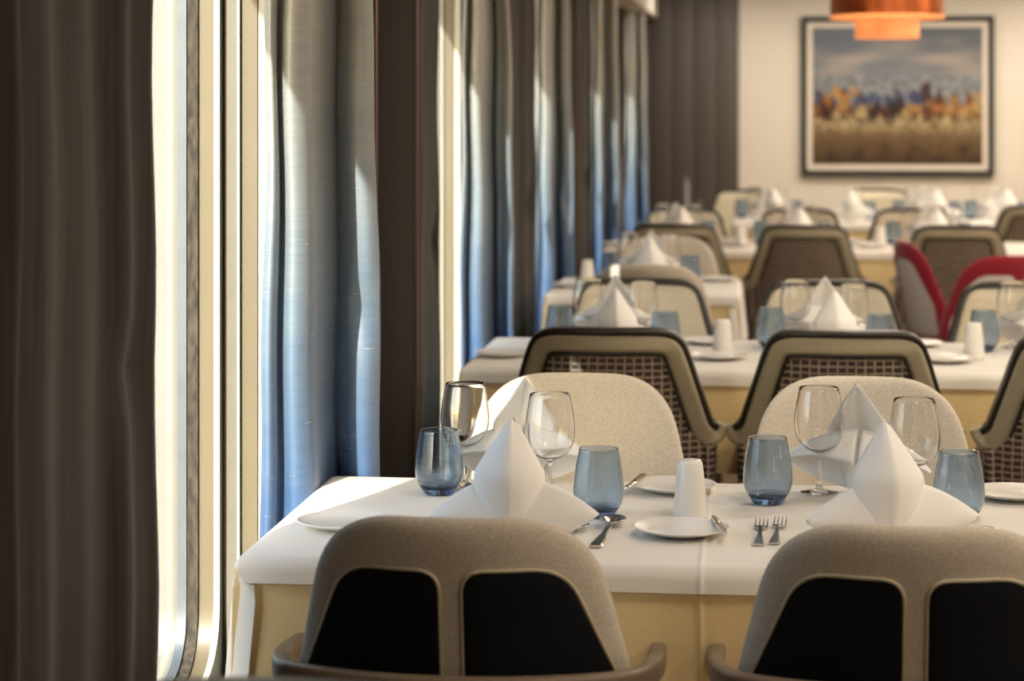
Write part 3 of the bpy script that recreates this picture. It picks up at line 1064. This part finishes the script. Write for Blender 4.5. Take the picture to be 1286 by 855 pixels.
# ------------------------------------------------------------------ tableware prototypes
ZT_ = TH + 0.0015
def prof_glass():
    out = [(0.0, 0.0), (0.030, 0.0), (0.0345, 0.0012), (0.0345, 0.0022), (0.020, 0.0045), (0.008, 0.009), (0.0042, 0.020), (0.0036, 0.045), (0.0040, 0.066), (0.0085, 0.0765), (0.020, 0.082), (0.033, 0.091), (0.0425, 0.106), (0.0468, 0.125), (0.0460, 0.148), (0.0425, 0.172), (0.0372, 0.200)]
    inn = [(0.0363, 0.2004), (0.0415, 0.172), (0.0450, 0.148), (0.0457, 0.125), (0.0414, 0.1068), (0.0320, 0.0925), (0.019, 0.0840), (0.008, 0.0805), (0.0, 0.0795)]
    return out, inn
def smooth_prof(p, per=4):
    return [(max(0.0, q.x), q.y) for q in catmull([(a, b, 0) for a, b in p], per)]
def wine_glass(label):
    o_, i_ = prof_glass()
    pr = [(0.0, 0.0)] + [(0.030, 0.0)] + smooth_prof(o_[2:], 3) + smooth_prof(i_, 3)
    pr[-1] = (0.0, 0.0795)
    return tag(obj('wine_glass', lathe('wine_glass', pr, 40, 60), M['clear']), label, 'wine glass', 'stemmed wine glasses')

def tumbler(label):
    root = thing('tumbler', label, 'tumbler', 'blue ribbed tumblers')
    ctrl = [(0.0275, 0.0015), (0.0330, 0.010), (0.0415, 0.024), (0.0455, 0.042), (0.0450, 0.060), (0.0420, 0.085), (0.0380, 0.108), (0.0355, 0.121)]
    sm = smooth_prof(ctrl, 40)
    outp = []
    for r_, z_ in sm:
        rib = 0.00013 * math.sin(z_ * 2 * PI / 0.0034) * min(1, max(0, (z_ - 0.016) / 0.01)) * min(1, max(0, (0.119 - z_) / 0.004))
        outp.append((r_ + rib, z_))
    inn = [(r_ - 0.0016 - 0.002 * max(0, (0.035 - z_) / 0.035), z_) for r_, z_ in smooth_prof(ctrl, 5)[::-1] if z_ > 0.0165]
    pr = [(0, 0.0), (0.0262, 0.0)] + outp + [(0.0348, 0.1216)] + inn + [(0.018, 0.0135), (0, 0.0130)]
    obj('glass_body', lathe('glass_body', pr, 40, 80), M['blue'], root)
    return root

def deep_base(root):
    me_ = lathe('base_disc', [(0, 0.0035), (0.0255, 0.0035), (0.029, 0.008), (0.0285, 0.0105), (0, 0.0112)], 32)
    obj('glass_base', me_, M['deepblue'], root)

def plate(label):
    pr = [(0, 0.0), (0.042, 0.0), (0.048, 0.003), (0.060, 0.006), (0.081, 0.013), (0.0825, 0.0145), (0.081, 0.0155), (0.062, 0.0095), (0.050, 0.0068), (0, 0.0062)]
    return tag(obj('bread_plate', lathe('bread_plate', pr, 40, 50), M['porcelain']), label, 'plate', 'white bread plates')

def shaker(label):
    root = thing('salt_shaker', label, 'shaker', 'white shakers')
    pr = [(0, 0), (0.0285, 0), (0.031, 0.003), (0.0300, 0.018), (0.0268, 0.055), (0.0228, 0.092), (0.0205, 0.100), (0.0165, 0.1035), (0, 0.1045)]
    obj('shaker_body', lathe('shaker_body', [(0, 0), (0.0285, 0)] + smooth_prof(pr[2:], 3), 32, 60), M['porcelain'], root)
    hm = lathe('hole', [(0, 0.0), (0.0012, 0.0), (0.0012, 0.0006), (0, 0.0006)], 8)
    for a in range(3):
        obj('pour_hole', hm, M['screw'], root, (0.007 * math.cos(a * 2.1), 0.007 * math.sin(a * 2.1), 0.1038))
    return root

def strip_mesh(name, secs):
    """flat cutlery piece: secs = [(y, half width, z, thickness)]"""
    verts, faces = [], []
    for y, w, z, th in secs:
        verts += [(-w, y, z - th / 2), (-w * 0.75, y, z + th / 2), (w * 0.75, y, z + th / 2), (w, y, z - th / 2)]
    for i in range(len(secs) - 1):
        a, b = i * 4, i * 4 + 4
        for j in range(4):
            faces.append((a + j, a + (j + 1) % 4, b + (j + 1) % 4, b + j))
    faces += [(0, 1, 2, 3), tuple(len(verts) - 4 + j for j in range(4))]
    return mesh(name, verts, faces, 50)

def handle_secs(L, z=0.004):
    return [(0, 0.009, z * 0.5, 0.003), (0.01, 0.0105, z * 0.5, 0.003), (0.05, 0.008, z * 0.7, 0.003), (0.09, 0.0045, z, 0.003), (L, 0.0038, z + 0.003, 0.003)]

def fork(label):
    root = thing('fork', label, 'fork', 'dinner forks')
    obj('handle', strip_mesh('handle', handle_secs(0.135)), M['steel'], root)
    obj('fork_head', strip_mesh('fork_head', [(0.135, 0.0038, 0.007, 0.0026), (0.146, 0.010, 0.005, 0.0022), (0.158, 0.0125, 0.0035, 0.002), (0.163, 0.0125, 0.0035, 0.002)]), M['steel'], root)
    tm = strip_mesh('tine', [(0.162, 0.0014, 0.0035, 0.002), (0.180, 0.0013, 0.0055, 0.0018), (0.203, 0.0008, 0.011, 0.0014)])
    for i in range(4):
        obj('tine', tm, M['steel'], root, (-0.0105 + 0.007 * i, 0, 0))
    return root

def knife(label, L=0.22):
    root = thing('table_knife', label, 'knife', 'table knives')
    obj('handle', strip_mesh('handle', [(0, 0.008, 0.004, 0.006), (0.02, 0.009, 0.004, 0.006), (L * 0.5, 0.0065, 0.004, 0.006)]), M['steel'], root)
    obj('blade', strip_mesh('blade', [(L * 0.5, 0.006, 0.004, 0.003), (L * 0.55, 0.009, 0.0036, 0.002), (L * 0.85, 0.0095, 0.0034, 0.0016), (L * 0.96, 0.006, 0.0034, 0.0014), (L, 0.001, 0.0034, 0.001)]), M['steel'], root)
    return root

def spoon(label):
    root = thing('spoon', label, 'spoon', 'table spoons')
    obj('handle', strip_mesh('handle', handle_secs(0.14)), M['steel'], root)
    rows = []
    n = 14
    for i in range(9):
        s = i / 8.0
        row = []
        for j in range(n + 1):
            a = 2 * PI * j / n
            wx = 0.021 * s * math.cos(a) * (1 - 0.12 * math.sin(a))
            wy = 0.031 * s * math.sin(a)
            row.append((wx, 0.170 + wy, 0.0025 + 0.010 * s ** 2.2))
        rows.append(row)
    solid(obj('spoon_bowl', grid_mesh('spoon_bowl', rows), M['steel'], root), 0.0012, 1)
    return root

def napkin(label, tip=0.212, seed=1):
    """folded standing napkin: tall pointed cone facing the sitter (-y), two pointed wings at its sides"""
    rnd = random.Random(seed)
    root = thing('folded_napkin', label, 'napkin', 'folded white napkins')
    def petal(name, tipx, tipz, wmax, zmax, wbase, bulge, y0, lean, hem=0.0):
        rows = []
        nz, nx = 22, 16
        for i in range(nz + 1):
            s = i / nz
            z = tipz * s
            if z < zmax:
                q = z / zmax
                w = wbase + (wmax - wbase) * math.sin(q * PI / 2)
            else:
                q = (z - zmax) / (tipz - zmax)
                w = wmax * (1 - q) ** 0.92
            row = []
            for j in range(nx + 1):
                u = 2 * j / nx - 1
                x = w * u
                depth = bulge * (1 - u * u) ** 0.8 * (w / wmax) ** 0.8
                ridge = 0.004 * math.exp(-((u - 0.1) / 0.12) ** 2)
                hemz = 0.0018 * (1 if abs(u) > 0.86 else 0)
                row.append((x + tipx * s * s, y0 - depth - ridge - hemz + lean * s * s + 0.004 * math.sin(6 * s + 3 * u), z))
            rows.append(row)
        return grid_mesh(name, rows)
    solid(obj('front_fold', petal('front_fold', 0.0, tip, 0.060, tip * 0.58, 0.020, 0.052, -0.016, 0.040), M['napkin'], root), 0.0022, 0)
    solid(obj('rear_fold', petal('rear_fold', 0.0, tip * 0.985, 0.0585, tip * 0.58, 0.020, 0.022, -0.0125, 0.040), M['napkin'], root), 0.0022, 0)
    # wings: flaps that leave the cone at mid height, roll over and end in a raised point
    for s, L, tz in ((-1, 0.134, 0.050), (1, 0.150, 0.060)):
        rows = []
        n1, n2 = 18, 12
        for i in range(n1 + 1):
            a = i / n1
            row = []
            for j in range(n2 + 1):
                b = j / n2
                zt = 0.120 * (1 - a) ** 0.95 + tz * a + 0.012 * math.sin(a * PI)
                zb = 0.002 + (tz - 0.004) * a ** 1.8
                z = zb + (zt - zb) * (1 - b)
                x = s * (0.004 + (L - 0.004) * a)
                y = -0.012 - 0.026 * math.sin(b * PI) * (1 - a) ** 0.6 - 0.022 * b * (1 - 0.7 * a) + 0.004 * a
                row.append((x, y, z))
            rows.append(row)
        solid(obj('wing', grid_mesh('wing', rows), M['napkin'], root), 0.0024, 0)
        rows = []
        for i in range(n1 + 1):
            a = i / n1
            row = []
            for j in range(7):
                b = j / 6
                zt = 0.120 * (1 - a) ** 0.95 + tz * a + 0.012 * math.sin(a * PI)
                z = zt - b * (0.06 * (1 - a) + 0.002) - 0.0015
                x = s * (0.004 + (L - 0.004) * a)
                y = -0.012 + 0.004 * a + 0.045 * b * (1 - 0.8 * a) + 0.010 * math.sin(b * PI) * (1 - a)
                row.append((x, y, max(0.002, z)))
            rows.append(row)
        solid(obj('wing_back', grid_mesh('wing_back', rows), M['napkin'], root), 0.0024, 0)
    return root

PROTO = {}
def put(kind, label, x, y, rz=0.0, z=None, tilt=None, scale=1.0):
    mk = {'wine': wine_glass, 'tumbler': tumbler, 'plate': plate, 'shaker': shaker, 'fork': fork, 'knife': knife, 'spoon': spoon, 'napkin': napkin}[kind]
    zz = ZT_ if z is None else z
    if kind not in PROTO:
        o = mk(label)
        if kind == 'tumbler':
            deep_base(o)
        PROTO[kind] = o
        o.location = (x, y, zz)
        o.rotation_euler = (0, 0, rz)
    else:
        o = copy_tree(PROTO[kind], label, (x, y, zz), rz)
    if tilt:
        o.rotation_euler = (tilt[0], tilt[1], rz)
    o.scale = (scale, scale, scale)
    return o

# ---- front table, placed one by one
F = 'front table'
put('napkin', 'folded white napkin, left near-side setting of the front table', -0.416, 3.700, R(-3))
put('napkin', 'folded white napkin, right near-side setting of the front table', 0.208, 3.735, R(6))
put('napkin', 'folded white napkin, left far-side setting of the front table', -0.452, 4.275, PI + R(8))
put('napkin', 'folded white napkin, right far-side setting of the front table', 0.186, 4.270, PI - R(14))
put('wine', 'wine glass beside the left far-side napkin of the front table, nearest the curtain', -0.566, 4.262)
put('wine', 'wine glass in front of the left far-side napkin of the front table', -0.388, 4.120)
put('wine', 'wine glass left of the right-hand napkins on the front table', 0.1106, 4.270)
put('wine', 'wine glass right of the right-hand napkins on the front table', 0.279, 4.120)
put('tumbler', 'blue tumbler nearest the curtain on the front table', -0.605, 4.180, R(20))
put('tumbler', 'blue tumbler right of the left napkins on the front table', -0.288, 3.985, R(50))
put('tumbler', 'blue tumbler right of the shaker on the front table', 0.0135, 4.150, R(80))
put('tumbler', 'blue tumbler at the right end of the front table', 0.350, 4.020, R(110))
put('shaker', 'white tapered shaker in the middle of the front table', -0.1245, 3.990)
put('plate', 'white bread plate at the left end of the front table', -0.722, 3.830)
put('plate', 'white bread plate before the shaker on the front table', -0.134, 3.830)
put('plate', 'white bread plate behind the shaker on the front table', -0.165, 4.262)
put('plate', 'white bread plate at the right edge on the front table', 0.470, 4.255)
put('spoon', 'round soup spoon right of the left near-side setting on the front table', -0.274, 3.700, R(-5), scale=1.15)
put('spoon', 'dessert spoon between soup spoon and knife on the front table', -0.322, 3.690, R(-3), scale=0.92)
put('knife', 'table knife right of the left near-side napkin on the front table', -0.352, 3.690, R(-3))
put('fork', 'dinner fork nearer the plate on the front table', -0.004, 3.745, R(-2), scale=0.98)
put('fork', 'dinner fork nearer the right-hand armchair on the front table', 0.022, 3.760, R(-4), scale=0.98)
put('knife', 'butter knife lying on the bread plate before the shaker', -0.060, 3.760, R(8), z=ZT_ + 0.0155, scale=0.72)
put('knife', 'butter knife lying on the bread plate behind the shaker', -0.225, 4.335, PI + R(-10), z=ZT_ + 0.0155, scale=0.72)
put('fork', 'dinner fork by the right far-side napkin on the front table', 0.335, 4.335, PI + R(4))
put('fork', 'dinner fork by the left near-side napkin on the front table', -0.56, 3.66, R(3))
put('knife', 'table knife at the right near-side setting of the front table', 0.325, 3.70, R(-3))
put('spoon', 'soup spoon at the right near-side setting of the front table', 0.370, 3.70, R(-5))

# ---- the rows behind
def setting(x, y0, y1, near, name, forks=False):
    r_ = random.Random(int(abs(x * 1000)) + int(y0 * 100) + near)
    jx = lambda: r_.uniform(-0.012, 0.012)
    if near:
        put('napkin', 'folded white napkin at ' + name, x + jx(), y0 + 0.115, R(r_.uniform(-8, 8)))
        put('wine', 'wine glass at ' + name, x + 0.055 + jx(), y0 + 0.50 + jx())
        put('tumbler', 'blue tumbler at ' + name, x + 0.135 + jx(), y0 + 0.38 + jx())
        put('plate', 'white bread plate at ' + name, x - 0.335 + jx(), y0 + 0.235)
    else:
        put('napkin', 'folded white napkin at ' + name, x - 0.03 + jx(), y1 - 0.115, PI + R(r_.uniform(-10, 10)))
        put('wine', 'wine glass at ' + name, x - 0.115 + jx(), y1 - 0.13 + jx())
        put('tumbler', 'blue tumbler at ' + name, x - 0.195 + jx(), y1 - 0.22 + jx())
        put('plate', 'white bread plate at ' + name, x + 0.255 + jx(), y1 - 0.115)
Y2 = (6.24, 7.00)
for x, nm in ((-0.42, 'left'), (0.22, 'middle'), (0.87, 'right')):
    setting(x, *Y2, True, 'the %s near-side place of the second table' % nm)
    setting(x, *Y2, False, 'the %s far-side place of the second table' % nm)
put('shaker', 'white shaker left of the middle chair on the second table', -0.110, 6.59)
put('shaker', 'white shaker right of the middle chair on the second table', 0.615, 6.57)
Y3 = (8.72, 9.44)
setting(-0.43, *Y3, True, 'the near side of the small third-row table')
setting(-0.43, *Y3, False, 'the far side of the small third-row table')
put('shaker', 'white shaker on the small third-row table', -0.70, 9.05)
Y4 = (11.36, 12.10)
for x, nm in ((-0.41, 'window-side'), (0.20, 'middle'), (0.90, 'right-hand')):
    setting(x, *Y4, True, 'the %s near place of the fourth-row table' % nm)
    setting(x, *Y4, False, 'the %s far place of the fourth-row table' % nm)
put('shaker', 'white shaker between the chairs on the fourth-row table', 0.615, 11.64)
put('shaker', 'white shaker left of the middle chair on the fourth-row table', -0.10, 11.62)
Y5 = (13.95, 14.70)
for x, nm in ((0.08, 'leftmost'), (0.55, 'second'), (1.08, 'third'), (1.52, 'rightmost')):
    setting(x, *Y5, True, 'the %s near place of the last table' % nm)
    if nm != 'second':
        setting(x, *Y5, False, 'the %s far place of the last table' % nm)
